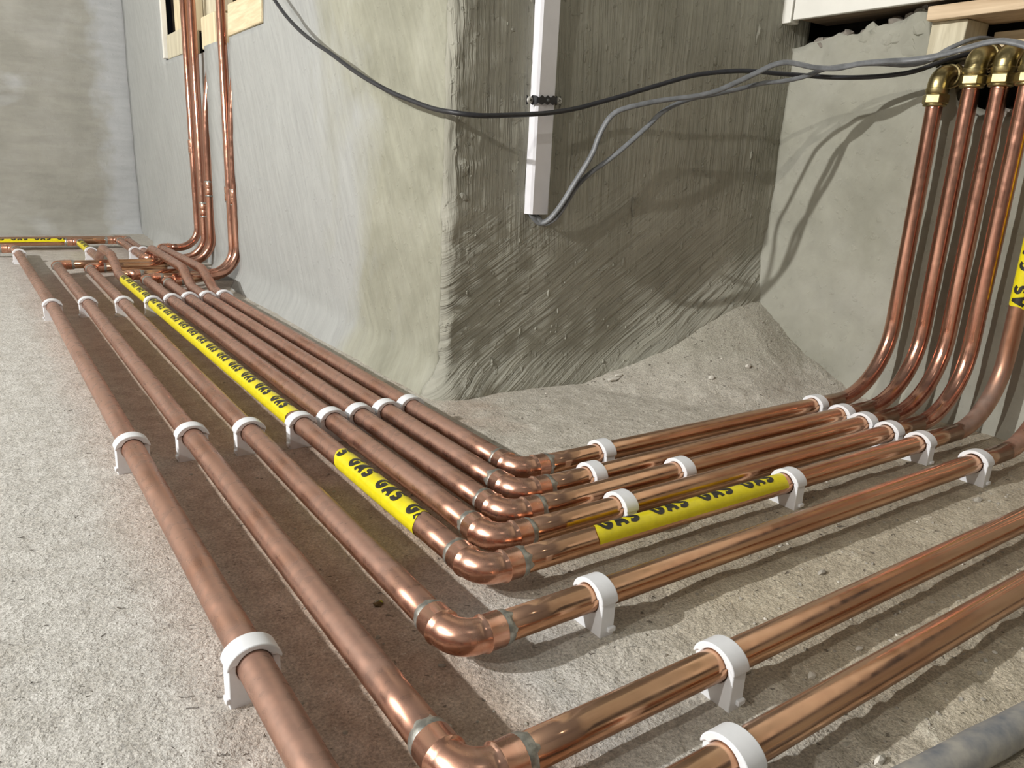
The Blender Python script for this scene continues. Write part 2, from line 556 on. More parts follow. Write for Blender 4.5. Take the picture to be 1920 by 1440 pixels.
def top_r(y):
    jag = 0.010 * nz(0, y, 3, 22) + 0.006 * nz(0, y, 9, 60)
    hi = 0.706 + 0.02 * sst(0.95, 0.86, y) - 0.012 * sst(1.0, 1.09, y)
    return hi + (0.63 - hi) * sst(0.832, 0.805, y) + (0.548 - 0.63) * sst(0.775, 0.735, y) + jag

def wr_fn(y, t):
    z = -0.02 + t * (top_r(y) + 0.02)
    x = WRX + 0.004 * nz(3, y, z, 7) + 0.002 * nz(5, y, z, 30)
    hp = heap(1.46, y)
    x -= (0.030 + 0.02 * sst(0, 0.1, hp)) * max(0, min(1, 1 - (z - hp) / 0.12)) ** 2
    # rough broken masonry near the broken top
    x += 0.012 * sst(0.86, 1.0, t) * nz(7, y, z, 35)
    return (x, y, z)

ry = lines((1.14, 0.30, 0.010), (0.30, -0.3, 0.05), (-0.3, -2.5, 0.2))
rt = lines((0, 0.3, 0.02), (0.3, 1.0, 0.025))
struct(solid(gridmesh('wall_right', ry, rt, wr_fn, MT['wr']), 0.07))

def plane_wall(name, pts, mat, t=0.1):
    o = mk(name, pts, [(0, 1, 2, 3)], mat, smooth=False)
    return struct(solid(o, t))

def wb_fn(x, z):
    return (x, WBY + 0.006 * nz(x, 0, z, 4) - 0.05 * max(0, 1 - z / 0.06) ** 2, z)
struct(solid(gridmesh('wall_back', lines((-5.0, 0.0, 0.15), (0.0, 0.72, 0.04)), lines((-0.02, 0.12, 0.02), (0.12, 1.2, 0.05), (1.2, ZTOP, 0.2)), wb_fn, MT['wb']), 0.1))
plane_wall('wall_side', [(-5.0, 4.3, 0), (-5.0, -2.5, 0), (-5.0, -2.5, ZTOP), (-5.0, 4.3, ZTOP)], MT['wo'], -0.1)
plane_wall('wall_rear', [(-5.0, -2.5, 0), (1.6, -2.5, 0), (1.6, -2.5, ZTOP), (-5.0, -2.5, ZTOP)], MT['wo'], -0.1)
plane_wall('ceiling', [(-5.0, -2.5, ZTOP), (1.85, -2.5, ZTOP), (1.85, 4.3, ZTOP), (-5.0, 4.3, ZTOP)], MT['wo'], -0.1)
# masonry behind the broken-open right wall
plane_wall('wall_upper', [(1.47, -2.5, 1.10), (1.47, 1.2, 1.10), (1.47, 1.2, ZTOP), (1.47, -2.5, ZTOP)], MT['wr'], -0.1)
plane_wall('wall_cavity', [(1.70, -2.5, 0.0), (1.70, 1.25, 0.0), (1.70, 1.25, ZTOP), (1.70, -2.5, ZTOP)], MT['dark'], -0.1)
# recess lining behind the left opening
rc = mk('wall_recess', [(0.815, 2.15, 0.742), (0.815, 3.47, 0.742), (0.815, 3.47, ZTOP), (0.815, 2.15, ZTOP),
                        (0.735, 2.15, 0.742), (0.735, 3.47, 0.742), (0.69, 3.47, ZTOP), (0.69, 2.15, ZTOP)],
        [(0, 1, 2, 3), (4, 5, 1, 0), (5, 6, 2, 1), (7, 4, 0, 3)], MT['rubble'], smooth=False)
struct(rc)

# ------------------------------------------------------------------ pipe fittings
def elbow_parts(parent, corner, d_in, d_out, leg=0.044, mat=None, ring=True):
    """soldered capillary elbow; d_in, d_out point from the corner along the two legs"""
    c = Vector(corner)
    a, b = Vector(d_in).normalized(), Vector(d_out).normalized()
    Rb = 0.023
    path, rad = [], []
    soc = 0.0162
    def straight(d, flip):
        seq = [(leg, soc - 0.0006), (leg - 0.0012, soc), (Rb + 0.0050, soc), (Rb + 0.0034, soc + 0.0011), (Rb + 0.0022, soc + 0.0011), (Rb + 0.0006, soc - 0.0007)]
        if flip:
            seq = seq[::-1]
        for t, r in seq:
            path.append(c + d * t)
            rad.append(r)
    straight(a, False)
    arc = fillet([c + a * Rb * 1.0001, c, c + b * Rb * 1.0001], Rb, 12)[1:-1]
    for p in arc[1:-1]:
        path.append(p)
        rad.append(0.0155 + 0.0006 * math.sin(PI * arc.index(p) / len(arc)))
    straight(b, True)
    V, F = tube(path, rad, 28)
    mk('elbow', V, F, mat or MT['cu_fit'], parent, True, 50)
    if ring:
        for d in (a, b):
            ring_part(parent, c + d * (leg + 0.0022), d)

def ring_part(parent, p, d, w_=0.0055, r=0.0154, drip=True):
    d = Vector(d).normalized()
    n0 = Vector((0, 0, 1)) if abs(d.z) < 0.8 else Vector((1, 0, 0))
    n0 = (n0 - d * n0.dot(d)).normalized()
    b0 = d.cross(n0)
    seed = random.uniform(0, 50)
    V, F = [], []
    S = 40
    prof = [(-1, -0.0016), (-0.75, 0.0), (-0.2, 0.0006), (0.4, 0.0002), (1.0, -0.0016)]
    for k in range(S):
        a = 2 * PI * k / S
        wob = 1 + 0.45 * noise.noise(Vector((math.cos(a) * 1.6 + seed, math.sin(a) * 1.6, 0))) + (1.3 * max(0, noise.noise(Vector((math.cos(a) * 2.5, seed, math.sin(a) * 2.5)))) if drip else 0)
        for (t, dr) in prof:
            rr_ = r + dr + 0.0004 * noise.noise(Vector((a * 3, t * 2 + seed, 0)))
            V.append(Vector(p) + d * (t * w_ * wob) + (n0 * math.cos(a) + b0 * math.sin(a)) * rr_)
    m = len(prof)
    for k in range(S):
        k2 = (k + 1) % S
        for j in range(m - 1):
            F.append((k * m + j, k2 * m + j, k2 * m + j + 1, k * m + j + 1))
    mk('solder_ring', V, F, MT['solder'], parent)

def pipe_part(parent, pts, mat, R=0, name='tube', r=PR, seg=28, wob=0.0):
    path = fillet(pts, R) if R else [Vector(p) for p in pts]
    path = resample(path, 0.06)
    if wob:
        for i in range(1, len(path) - 1):
            path[i] = path[i] + Vector((0, 0, wob * nz(path[i].x, path[i].y, 1, 3)))
    V, F = tube(path, r, seg)
    return mk(name, V, F, mat, parent)

def sleeve(parent, p, d, L=0.045):
    """straight coupling on a riser"""
    p, d = Vector(p), Vector(d).normalized()
    pts, rad = [], []
    for t, r in ((-1, 0.0150), (-0.95, 0.0160), (-0.12, 0.0160), (0, 0.0148), (0.12, 0.0160), (0.95, 0.0160), (1, 0.0150)):
        pts.append(p + d * t * L / 2)
        rad.append(r)
    V, F = tube(pts, rad, 24)
    mk('coupling', V, F, MT['cu_fit'], parent)
    ring_part(parent, p + d * (L / 2 + 0.001), d, 0.003)
    ring_part(parent, p - d * (L / 2 + 0.001), d, 0.003)

# lettering: stroked capitals wrapped round the pipe
def arc_pts(cx, cy, rx, ry_, a0, a1, n):
    return [(cx + rx * math.cos(R_(a0 + (a1 - a0) * k / n)), cy + ry_ * math.sin(R_(a0 + (a1 - a0) * k / n))) for k in range(n + 1)]
GLYPH = {
    'G': [arc_pts(0.40, 0.5, 0.30, 0.40, 52, 330, 16) + [(0.70, 0.46)], [(0.43, 0.45), (0.80, 0.45)]],
    'A': [[(0.08, 0.0), (0.40, 1.0)], [(0.34, 1.0), (0.70, 0.0)], [(0.20, 0.30), (0.58, 0.30)]],
    'S': [arc_pts(0.38, 0.70, 0.26, 0.20, 35, 270, 10) + arc_pts(0.38, 0.30, 0.27, 0.20, 90, -145, 10)],
}
ADV = {'G': 0.0210, 'A': 0.0185, 'S': 0.0190, ' ': 0.0205}

def glyph_quads(ch, h, thick):
    qs = []
    for st in GLYPH[ch]:
        P = [Vector((x * h * 1.0 + y * h * 0.10, y * h)) for x, y in st]
        Q = [P[0]]
        for a, b in zip(P[:-1], P[1:]):
            n = max(1, int((b - a).length / 0.0022))
            Q += [a.lerp(b, k / n) for k in range(1, n + 1)]
        L, Rr = [], []
        for i, p in enumerate(Q):
            t = (Q[min(i + 1, len(Q) - 1)] - Q[max(0, i - 1)]).normalized()
            nrm = Vector((-t.y, t.x)) * thick / 2
            ext = Vector((0, 0))
            if i == 0 and ch != 'A': ext = -t * thick * 0.15
            L.append(p + nrm + ext)
            Rr.append(p - nrm + ext)
        for i in range(len(Q) - 1):
            m0, m1 = (L[i] + Rr[i]) / 2, (L[i + 1] + Rr[i + 1]) / 2
            qs.append((L[i], m0, m1, L[i + 1]))
            qs.append((m0, Rr[i], Rr[i + 1], m1))
    return qs

def tape_part(parent, start, u, up, length, th0=-180, th1=180, centre=5, first=0, torn=0.004, letter=0.021, rad=PR, step_off=0.0, path=None):
    """tape from start along u; up = direction in which the letters' tops point, th measured from the outward normal towards up"""
    u = Vector(u).normalized()
    vdir = Vector(up).normalized()
    ndir = u.cross(vdir)
    start = Vector(start)
    r = rad + 0.0005
    def pos(s, th, rr_):
        return start + u * s + ndir * math.cos(th) * rr_ + vdir * math.sin(th) * rr_
    S = 40
    ns = max(2, int(length / 0.05))
    V, F = [], []
    full = th1 - th0 >= 359
    for i in range(ns + 1):
        for k in range(S + 1):
            th = R_(th0 + (th1 - th0) * k / S)
            s = length * i / ns
            if i in (0, ns):
                s += torn * (math.sin(th + start.x * 40 + start.y * 9) + 0.4 * math.sin(3 * th + i))
            V.append(pos(s, th, r + (0.00015 * math.sin(i * 2.1 + k * 0.7))))
    for i in range(ns):
        for k in range(S):
            a = i * (S + 1) + k
            F.append((a, a + 1, a + S + 2, a + S + 1))
    tp = mk('tape', V, F, MT['tape'], parent)
    # letters
    word = 'GAS '
    s = 0.002 + step_off
    i = first
    rl = rad + 0.0009
    while s <= length:
        ch = word[i % 4]
        V, F = [], []
        for q in (glyph_quads(ch, letter, letter * 0.285) if ch != ' ' else ()):
            if max(p.x for p in q) + s > length or min(p.x for p in q) + s < 0:
                continue
            n0 = len(V)
            for p in q:
                V.append(pos(s + p.x, R_(centre) + (p.y - letter / 2) / rl, rl))
            F.append((n0, n0 + 1, n0 + 2, n0 + 3))
        if V:
            lt = mk('letter', V, F, MT['ink'], parent)
            lt.parent = tp
            lt['label'] = 'black printed letter ' + ch
        s += ADV[ch]
        i += 1
    return tp

def hex_nut(p, d, rh, L):
    p, d = Vector(p), Vector(d)
    n0 = Vector((1, 0, 0)) if abs(d.x) < 0.8 else Vector((0, 1, 0))
    b0 = d.cross(n0)
    V, F = [], []
    for t, k_ in ((0, 0.90), (0.12, 1.0), (0.88, 1.0), (1, 0.90)):
        for k in range(6):
            a = 2 * PI * (k + 0.5) / 6 + 0.2
            V.append(p + d * t * L + (n0 * math.cos(a) + b0 * math.sin(a)) * rh * k_)
    for j in range(3):
        for k in range(6):
            F.append((j * 6 + k, j * 6 + (k + 1) % 6, (j + 1) * 6 + (k + 1) % 6, (j + 1) * 6 + k))
    F += [tuple(range(6))[::-1], tuple(range(18, 24))]
    return V, F

def brass_elbow(parent, top):
    """compression elbow: hex nut, collar, domed body turning into the wall"""
    x, y, z = top
    body_p, body_r = [], []
    for dz, r in ((0.016, 0.0165), (0.020, 0.0190), (0.026, 0.0190), (0.027, 0.0178), (0.030, 0.0178)):
        body_p.append(Vector((x, y, z + dz)))
        body_r.append(r)
    for k in range(1, 11):
        a = PI / 2 * k / 10
        body_p.append(Vector((x + 0.020 * (1 - math.cos(a)), y, z + 0.030 + 0.020 * math.sin(a))))
        body_r.append(0.0178)
    for dx, r in ((0.026, 0.0178), (0.027, 0.0200), (0.032, 0.0200), (0.033, 0.0180), (0.040, 0.0180)):
        body_p.append(Vector((x + dx, y, z + 0.050)))
        body_r.append(r)
    V, F = tube(body_p, body_r, 28)
    fit = mk('compression_fitting', V, F, MT['brass'], parent, True, 40)
    fit['label'] = 'brass compression elbow'
    V, F = hex_nut((x, y, z + 0.0), (0, 0, 1), 0.0222, 0.017)
    n = mk('hex_nut', V, F, MT['brass'], parent, False)
    n.parent = fit
    bv = n.modifiers.new('bevel', 'BEVEL')
    bv.width = 0.0008
    V, F = hex_nut((x + 0.040, y, z + 0.050), (1, 0, 0), 0.0222, 0.017)
    n = mk('hex_nut', V, F, MT['brass'], parent, False)
    n.parent = fit
    V, F = tube([(x, y, z - 0.004), (x, y, z - 0.003), (x, y, z + 0.001)], [0.0155, 0.0192, 0.0192], 24)
    n = mk('olive_collar', V, F, MT['brass'], parent)
    n.parent = fit
    V, F = tube([(x + 0.055, y, z + 0.05), (x + 0.112, y, z + 0.05)], PR, 20)
    mk('tube', V, F, MT['cu'], parent)

# ------------------------------------------------------------------ the pipe circuits
NX = [0.1426, 0.2206, 0.2938, 0.3732, 0.4200, 0.4665, 0.5132, 0.5569]      # x at the corner
NY = [0.2665, 0.3435, 0.4762, 0.5640, 0.6136, 0.6581, 0.7021, 0.7626]      # y of the right-hand run
CX = [0.1330, 0.2112, 0.2906, 0.3562, 0.4080, 0.4540, 0.5010, 0.5470]      # x at y = 2.17

def xl(i, y):
    """x of left-run pipe i at distance y"""
    k = i - 1
    return NX[k] + (CX[k] - NX[k]) * (y - NY[k]) / (2.17 - NY[k])

LBL = {
    1: 'dusty copper pipe at the far left of the floor, outermost of all eight',
    2: 'copper pipe second from the left, its elbow cut by the bottom edge',
    3: 'copper pipe third from the left, with a lone elbow outside the tight bundle',
    4: 'copper gas pipe wrapped in yellow tape, outermost of the tight bundle of five',
    5: 'copper pipe lying directly inside the yellow taped gas pipe',
    6: 'middle copper pipe of the tight bundle of five',
    7: 'copper pipe of the tight bundle, second nearest the plaster pillar',
    8: 'innermost copper pipe of the bundle, closest to the plaster pillar',
}
PIPE = {}
for i in range(1, 9):
    PIPE[i] = thing('copper_pipe', LBL[i], 'pipe', (NX[i - 1], NY[i - 1], 0), 'copper pipes on the floor')
LEG = 0.044
RX = {8: (1.427, 0.140, 0.562), 7: (1.4265, 0.140, 0.590), 6: (1.4265, 0.140, 0.590), 5: (1.4135, 0.130, 0.588),
      4: (1.4270, 0.125, 0.590), 3: (1.405, 0.130, 0.590), 2: (1.40, 0.13, 0.590), 1: (1.40, 0.13, 0.590)}
REND = {8: 0.7626, 7: 0.705, 6: 0.6590, 5: 0.611, 4: 0.557, 3: 0.470, 2: 0.339, 1: 0.262}
for i in range(1, 9):
    P = PIPE[i]
    c = (NX[i - 1], NY[i - 1], AXZ)
    dl = Vector((xl(i, 2) - NX[i - 1], 2 - NY[i - 1], 0)).normalized()
    dr = Vector((1.2 - NX[i - 1], REND[i] - NY[i - 1], 0)).normalized()
    elbow_parts(P, c, dl, dr, LEG)
    # right-hand run and riser
    rx, rb, top = RX[i]
    s0 = Vector(c) + dr * (LEG - 0.006)
    mid = Vector((rx - rb, REND[i], AXZ))
    mat = MT['cu'] if i not in (4,) else MT['cu_dull']
    pipe_part(P, [s0, mid], MT['cu'], wob=0.0008)
    up = fillet([mid, (rx, REND[i], AXZ), (rx - 0.002, REND[i], top)], rb - 0.001, 14)
    up[0] = mid
    up = up[:-2] + resample(up[-2:], 0.006)
    rad = []
    for p in up:                                   # bending wrinkles just above the bend
        k = math.exp(-((p.z - 0.235 + 0.015 * (i % 3)) / 0.045) ** 2) if p.x > rx - 0.02 else 0
        rad.append(PR + k * 0.00028 * math.sin(p.z * 520 + i))
    V, F = tube(up, rad, 28)
    mk('riser', V, F, MT['cu_dull'] if i == 4 else (MT['cu_riser'] if i > 4 else MT['cu_dust']), P)
    brass_elbow(P, (rx - 0.002, REND[i], top))

def left(i, y1):
    dl = Vector((xl(i, 2) - NX[i - 1], 2 - NY[i - 1], 0)).normalized()
    s0 = Vector((NX[i - 1], NY[i - 1], AXZ)) + dl * (LEG - 0.006)
    return s0, Vector((xl(i, y1), y1, AXZ))

def riser_left(P, a, rx, ry_, top, R=0.085, mat='cu_riser', zc=AXZ, extra=None):
    """cross pipe end a -> along +x -> bend -> up the wall"""
    path = fillet([a, (rx, a[1] * 0.35 + ry_ * 0.65, zc), (rx, ry_, top)], R, 14)
    if extra:
        path += spline([path[-1]] + [Vector(p) for p in extra], 5)[1:]
    V, F = tube(path, PR, 24)
    mk('riser', V, F, MT[mat], P)

# 1: to the far wall, elbow to the left
P = PIPE[1]
s, e = left(1, 3.415)
e = Vector((0.112, 3.415, AXZ))
pipe_part(P, [s, (xl(1, 2.17), 2.17, AXZ), e - Vector((0, 0.038, 0))], MT['cu_dust'])
elbow_parts(P, e, (0, -1, 0), (-1, 0, 0))
pipe_part(P, [(0.112 - 0.038, 3.415, AXZ), (-1.6, 3.415, AXZ)], MT['cu'])
# 2: elbow right to the third left riser
P = PIPE[2]
s, e = left(2, 2.925)
e.x = 0.2045
pipe_part(P, [s, (xl(2, 2.17), 2.17, AXZ), e - Vector((0, 0.038, 0))], MT['cu_dust'])
elbow_parts(P, e, (0, -1, 0), (1, 0, 0))
pipe_part(P, [(e.x + 0.038, 2.925, AXZ), (0.56, 2.925, AXZ)], MT['cu'])
riser_left(P, (0.56, 2.925, AXZ), 0.695, 2.885, 0.40, extra=[(0.699, 2.887, 0.53), (0.712, 2.892, 0.63), (0.731, 2.895, 0.74), (0.745, 2.897, 0.9), (0.745, 2.897, 2.2)])
sleeve(P, (0.695, 2.886, 0.29), (0, 0, 1))
# 3: elbow right, under the humps, into the wall
P = PIPE[3]
s, e = left(3, 2.832)
e.x = 0.2885
pipe_part(P, [s, (xl(3, 2.17), 2.17, AXZ), e - Vector((0, 0.038, 0))], MT['cu_dust'])
elbow_parts(P, e, (0, -1, 0), (1, 0, 0))
pipe_part(P, [(e.x + 0.038, 2.832, AXZ), (0.525, 2.832, AXZ)], MT['cu'])
# 4: gas: branch, hump over the cross pipes, far wall run
P = PIPE[4]
s, e = left(4, 2.66)
path = fillet([s, (0.3525, 2.655, AXZ), (0.350, 2.775, 0.080), (0.349, 2.955, 0.080), (0.347, 3.07, AXZ), (0.343, 3.62 - 0.038, AXZ)], [0.07] * 4, 8)
V, F = tube(resample(path, 0.06), PR, 28)
mk('tube', V, F, MT['cu_dust'], P)
elbow_parts(P, (0.343, 3.62, AXZ), (0, -1, 0), (-1, 0, 0))
pipe_part(P, [(0.343 - 0.038, 3.62, AXZ), (-1.6, 3.62, AXZ)], MT['cu'])
V, F = tube([(0.352, 2.600, AXZ), (0.352, 2.602, AXZ), (0.352, 2.648, AXZ), (0.352, 2.65, AXZ)], [0.0150, 0.0162, 0.0162, 0.0150], 24)
pipe_part(P, [(0.352, 2.640, AXZ), (0.53, 2.658, AXZ)], MT['cu'])
V, F = tube([(0.37, 2.6417, AXZ), (0.371, 2.642, AXZ), (0.409, 2.6455, AXZ), (0.41, 2.6456, AXZ)], [0.0150, 0.0162, 0.0162, 0.0150], 24)
mk('branch_collar', V, F, MT['cu_fit'], P)
ring_part(P, (0.412, 2.6458, AXZ), (1, 0.1, 0))
# tapes on 4
d4 = Vector((xl(4, 2) - xl(4, 1), 1, 0)).normalized()
upx = Vector((d4.y, -d4.x, 0))
def on4(y): return Vector((xl(4, y), y, AXZ))
tape_part(P, on4(0.905), -d4, upx, 0.222, centre=-6, first=2, step_off=-0.004)
tape_part(P, on4(2.125), -d4, upx, 1.030, centre=-6, first=0)
tape_part(P, on4(2.545), -d4, upx, 0.375, centre=-6, first=0)
tape_part(P, (0.3435, 3.56, AXZ), Vector((0.003, -0.45, 0)).normalized(), (1, 0.0067, 0), 0.27, centre=-6)
tape_part(P, (-1.0, 3.62, AXZ), (1, 0, 0), (0, 1, 0), 1.30, th0=-80, th1=200, centre=-5)
dr4 = Vector((1.2 - NX[3], REND[4] - NY[3], 0)).normalized()
tape_part(P, Vector((NX[3], NY[3], AXZ)) + dr4 * (0.517 - NX[3]), dr4, Vector((-dr4.y, dr4.x, 0)), 0.324, th0=-86, th1=150, centre=10, first=0, step_off=0.006)
tape_part(P, (1.4263, REND[4], 0.236), (-0.0036, 0, 1), (-0.80, 0.60, 0), 0.34, centre=42, first=1, letter=0.020)
# 5 and 6: elbows right to the wall
P = PIPE[5]
s, e = left(5, 2.556)
e.x = 0.409
pipe_part(P, [s, (xl(5, 2.17), 2.17, AXZ), e - Vector((0, 0.038, 0))], MT['cu_dust'])
elbow_parts(P, e, (0, -1, 0), (1, 0, 0))
pipe_part(P, [(e.x + 0.038, 2.556, AXZ), (0.50, 2.556, AXZ), (0.60, 2.610, AXZ)], MT['cu'])
riser_left(P, (0.60, 2.610, AXZ), 0.695, 2.630, 2.2, 0.085)
sleeve(P, (0.695, 2.630, 0.287), (0, 0, 1))
P = PIPE[6]
s, e = left(6, 2.494)
e.x = 0.456
pipe_part(P, [s, (xl(6, 2.17), 2.17, AXZ), e - Vector((0, 0.038, 0))], MT['cu_dust'])
elbow_parts(P, e, (0, -1, 0), (1, 0, 0))
pipe_part(P, [(e.x + 0.038, 2.494, AXZ), (0.515, 2.500, AXZ), (0.59, 2.552, AXZ)], MT['cu'])
riser_left(P, (0.59, 2.552, AXZ), 0.697, 2.577, 0.40, 0.095, extra=[(0.702, 2.577, 0.53), (0.714, 2.578, 0.63), (0.731, 2.578, 0.74), (0.745, 2.578, 0.9), (0.745, 2.578, 2.2)])
sleeve(P, (0.697, 2.577, 0.28), (0, 0, 1))
# 7: hump, far wall
P = PIPE[7]
s, e = left(7, 2.36)
path = fillet([s, (0.4995, 2.345, AXZ), (0.503, 2.475, 0.073), (0.515, 3.02, 0.068), (0.522, 3.16, AXZ), (0.531, 3.70 - 0.038, AXZ)], [0.07] * 4, 8)
V, F = tube(resample(path, 0.06), PR, 28)
mk('tube', V, F, MT['cu_dust'], P)
elbow_parts(P, (0.531, 3.70, AXZ), (0, -1, 0), (-1, 0, 0))
pipe_part(P, [(0.531 - 0.038, 3.70, AXZ), (-1.6, 3.70, AXZ)], MT['cu'])
# 8: hump, elbow to the first left riser
P = PIPE[8]
s, e = left(8, 2.3)
path = fillet([s, (0.546, 2.275, AXZ), (0.5475, 2.425, 0.076), (0.556, 3.09 - 0.038, 0.064)], [0.07] * 2, 8)
V, F = tube(resample(path, 0.06), PR, 28)
mk('tube', V, F, MT['cu_dust'], P)
elbow_parts(P, (0.556, 3.09, 0.064), (0, -1, 0), (1, 0, 0), 0.036, ring=False)
riser_left(P, (0.588, 3.09, 0.064), 0.695, 3.10, 2.2, 0.075, zc=0.062)
sleeve(P, (0.695, 3.10, 0.43), (0, 0, 1))
# short return pipe by the far wall
P9 = thing('copper_pipe', 'short copper pipe end by the far wall, left of the two humped pipes', 'pipe', (0.4965, 3.66, 0), 'copper pipes on the floor')
elbow_parts(P9, (0.4965, 3.66, AXZ), (0, -1, 0), (-1, 0, 0))
pipe_part(P9, [(0.4965, 3.66 - 0.038, AXZ), (0.493, 3.035 + 0.036, AXZ)], MT['cu_dust'])
pipe_part(P9, [(0.4965 - 0.038, 3.66, AXZ), (-1.6, 3.66, AXZ)], MT['cu'])
elbow_parts(P9, (0.493, 3.035, AXZ), (0, 1, 0), (1, 0, 0))
pipe_part(P9, [(0.493 + 0.038, 3.035, AXZ), (0.58, 3.035, AXZ)], MT['cu'])
riser_left(P9, (0.58, 3.035, AXZ), 0.697, 2.99, 2.2, 0.085)
sleeve(P9, (0.697, 2.992, 0.21), (0, 0, 1))

# ------------------------------------------------------------------ pipe clips
def extrude(prof, d, name, mat, y0=None):
    n = len(prof)
    V = [(x, -d / 2, z) for x, z in prof] + [(x, d / 2, z) for x, z in prof]
    F = [tuple(range(n))[::1], tuple(range(n, 2 * n))[::-1]]
    for k in range(n):
        k2 = (k + 1) % n
        F.append((k, n + k, n + k2, k2))
    me = bpy.data.meshes.new(name)
    me.from_pydata(V, [], F)
    me.materials.append(mat)
    me.polygons.foreach_set('use_smooth', [True] * len(me.polygons))
    me.set_sharp_from_angle(angle=R_(35))
    me.update()
    return me

RI = PR + 0.0004
def clip_meshes():
    prof = [(-0.0205, -0.004), (0.0205, -0.004), (0.0205, 0.034), (0.0190, 0.0365), (0.0152, 0.0365)]
    a0 = math.asin((0.0365 - AXZ) / RI)
    for k in range(17):
        a = a0 - (PI + 2 * a0) * k / 16
        prof.append((RI * math.cos(a), AXZ + RI * math.sin(a)))
    prof += [(-0.0152, 0.0365), (-0.0190, 0.0365), (-0.0205, 0.034)]
    base = extrude(prof, 0.0165, 'base', MT['clip'])
    out = []
    for k in range(21):
        a = R_(8) + (PI - R_(16)) * k / 20
        out.append((0.0222 * math.cos(a), AXZ + 0.0010 + 0.0181 * math.sin(a)))
    inn = []
    for k in range(17):
        a = R_(22) + (PI - R_(44)) * k / 16
        inn.append(((RI) * math.cos(a), AXZ + (RI + 0.0002) * math.sin(a)))
    cap = extrude([(0.0215, AXZ + 0.0010)] + out + [(-0.0215, AXZ + 0.0010)] + [(-0.0172, AXZ + 0.0052)] + inn[::-1] + [(0.0172, AXZ + 0.0052)], 0.0200, 'strap', MT['clip'])
    tab = extrude([(-0.0235, 0.0035), (-0.0200, 0.0035), (-0.0200, 0.0085), (-0.0235, 0.0085)], 0.0090, 'tab', MT['clip'])
    return base, cap, tab
CB, CC, CT = clip_meshes()
def add_clip(x, y, rz, label, group):
    e = thing('pipe_clip', label, 'pipe clip', (x, y, 0), group)
    e.rotation_euler = (0, 0, rz)
    for nm, me, dy in (('base', CB, 0), ('strap', CC, 0), ('tab', CT, -0.004)):
        o = bpy.data.objects.new(nm, me)
        COL.objects.link(o)
        o.parent = e
        o.location = (0, dy, 0)
        b = o.modifiers.new('bevel', 'BEVEL')
        b.width = 0.0009
        b.segments = 2
        b.limit_method = 'ANGLE'
        b.angle_limit = R_(40)
    return e

WHO = {1: 'the leftmost pipe', 2: 'the second pipe from left', 3: 'the third pipe from left', 4: 'the yellow taped pipe',
       5: 'the pipe just inside the taped one', 6: 'the middle pipe of the bundle', 7: 'the pipe second from the pillar', 8: 'the pipe closest to the pillar'}
ROW = {'A': 'nearest the camera', 'B': 'row by the pillar corner', 'C': 'row by the left risers', 'D': 'by the far wall'}
for row, yy in (('A', {1: 0.540}), ('B', {1: 1.074, 2: 1.083, 3: 1.068, 4: 1.063, 5: 1.064, 6: 1.065, 7: 1.067, 8: 1.071}),
                ('C', {1: 2.162, 2: 2.172, 3: 2.152, 4: 2.135, 5: 2.158, 6: 2.168, 7: 2.172, 8: 2.176}), ('D', {1: 3.235, 4: 3.26, 7: 3.25, 9: 3.25})):
    for i, y in yy.items():
        if row == 'D':
            x = {1: 0.1165, 4: 0.3455, 7: 0.5235, 9: 0.494}[i]
        else:
            x = xl(i, y)
        who = WHO.get(i, 'the short pipe end')
        dl = math.atan2(-(CX[i - 1] - NX[i - 1]), 2.17 - NY[i - 1]) if i < 9 else 0
        add_clip(x, y, dl, 'white clip on %s, %s' % (who, ROW[row]), 'pipe clips on the left run')
RC = {8: [0.703, 1.213], 7: [0.634, 1.206], 6: [0.754, 1.198], 5: [0.604, 1.193], 4: [0.858, 1.189], 3: [0.446, 1.183], 2: [0.470], 1: [0.393]}
for i, l in RC.items():
    for k, x in enumerate(l):
        a = math.atan2(REND[i] - NY[i - 1], 1.2 - NX[i - 1])
        y = NY[i - 1] + math.tan(a) * (x - NX[i - 1])
        lab = 'white clip, right-hand run of %s, %s' % (WHO[i].replace('the ', '', 1) if False else WHO[i], 'near its elbow' if k == 0 else 'near the right risers')
        if i == 4 and k == 0: lab = 'white plastic clip at the right end of the yellow tape on the right-hand run'
        add_clip(x, y, a + PI / 2, lab, 'pipe clips on the right run')

# ------------------------------------------------------------------ cables, trunking
BLACK = [[0.61, 2.3, 1.05], [0.625, 2.06, 0.85], [0.6331, 1.9265, 0.7632], [0.6354, 1.8624, 0.7244], [0.6362, 1.7802, 0.6861], [0.6371, 1.6876, 0.6508], [0.638, 1.6014, 0.6231], [0.639, 1.496, 0.5859], [0.64, 1.3999, 0.5567], [0.6495, 1.3299, 0.5351], [0.6563, 1.2802, 0.523], [0.6649, 1.2175, 0.5086], [0.675, 1.1623, 0.5012], [0.7029, 1.14, 0.4986], [0.7344, 1.135, 0.5001], [0.8225, 1.135, 0.5093], [0.8688, 1.135, 0.5163], [0.9165, 1.135, 0.5263], [0.9543, 1.1266, 0.5381], [0.9915, 1.112, 0.5507], [1.0289, 1.0974, 0.5644], [1.0667, 1.0826, 0.5781], [1.1143, 1.064, 0.5946], [1.1527, 1.0482, 0.6039], [1.1936, 1.021, 0.6101], [1.2266, 0.9989, 0.6112], [1.2601, 0.9766, 0.6096], [1.2935, 0.9543, 0.6088], [1.3267, 0.9092, 0.6058], [1.3562, 0.864, 0.6062], [1.3845, 0.8207, 0.6109], [1.40, 0.79, 0.618], [1.45, 0.765, 0.64], [1.50, 0.745, 0.655], [1.535, 0.742, 0.66]]
V, F = tube(spline(BLACK, 5), 0.0042, 14)
tag(mk('black_cable', V, F, MT['black']), 'thin black cable sagging across the pillar from top left to the brass fittings', 'cable')
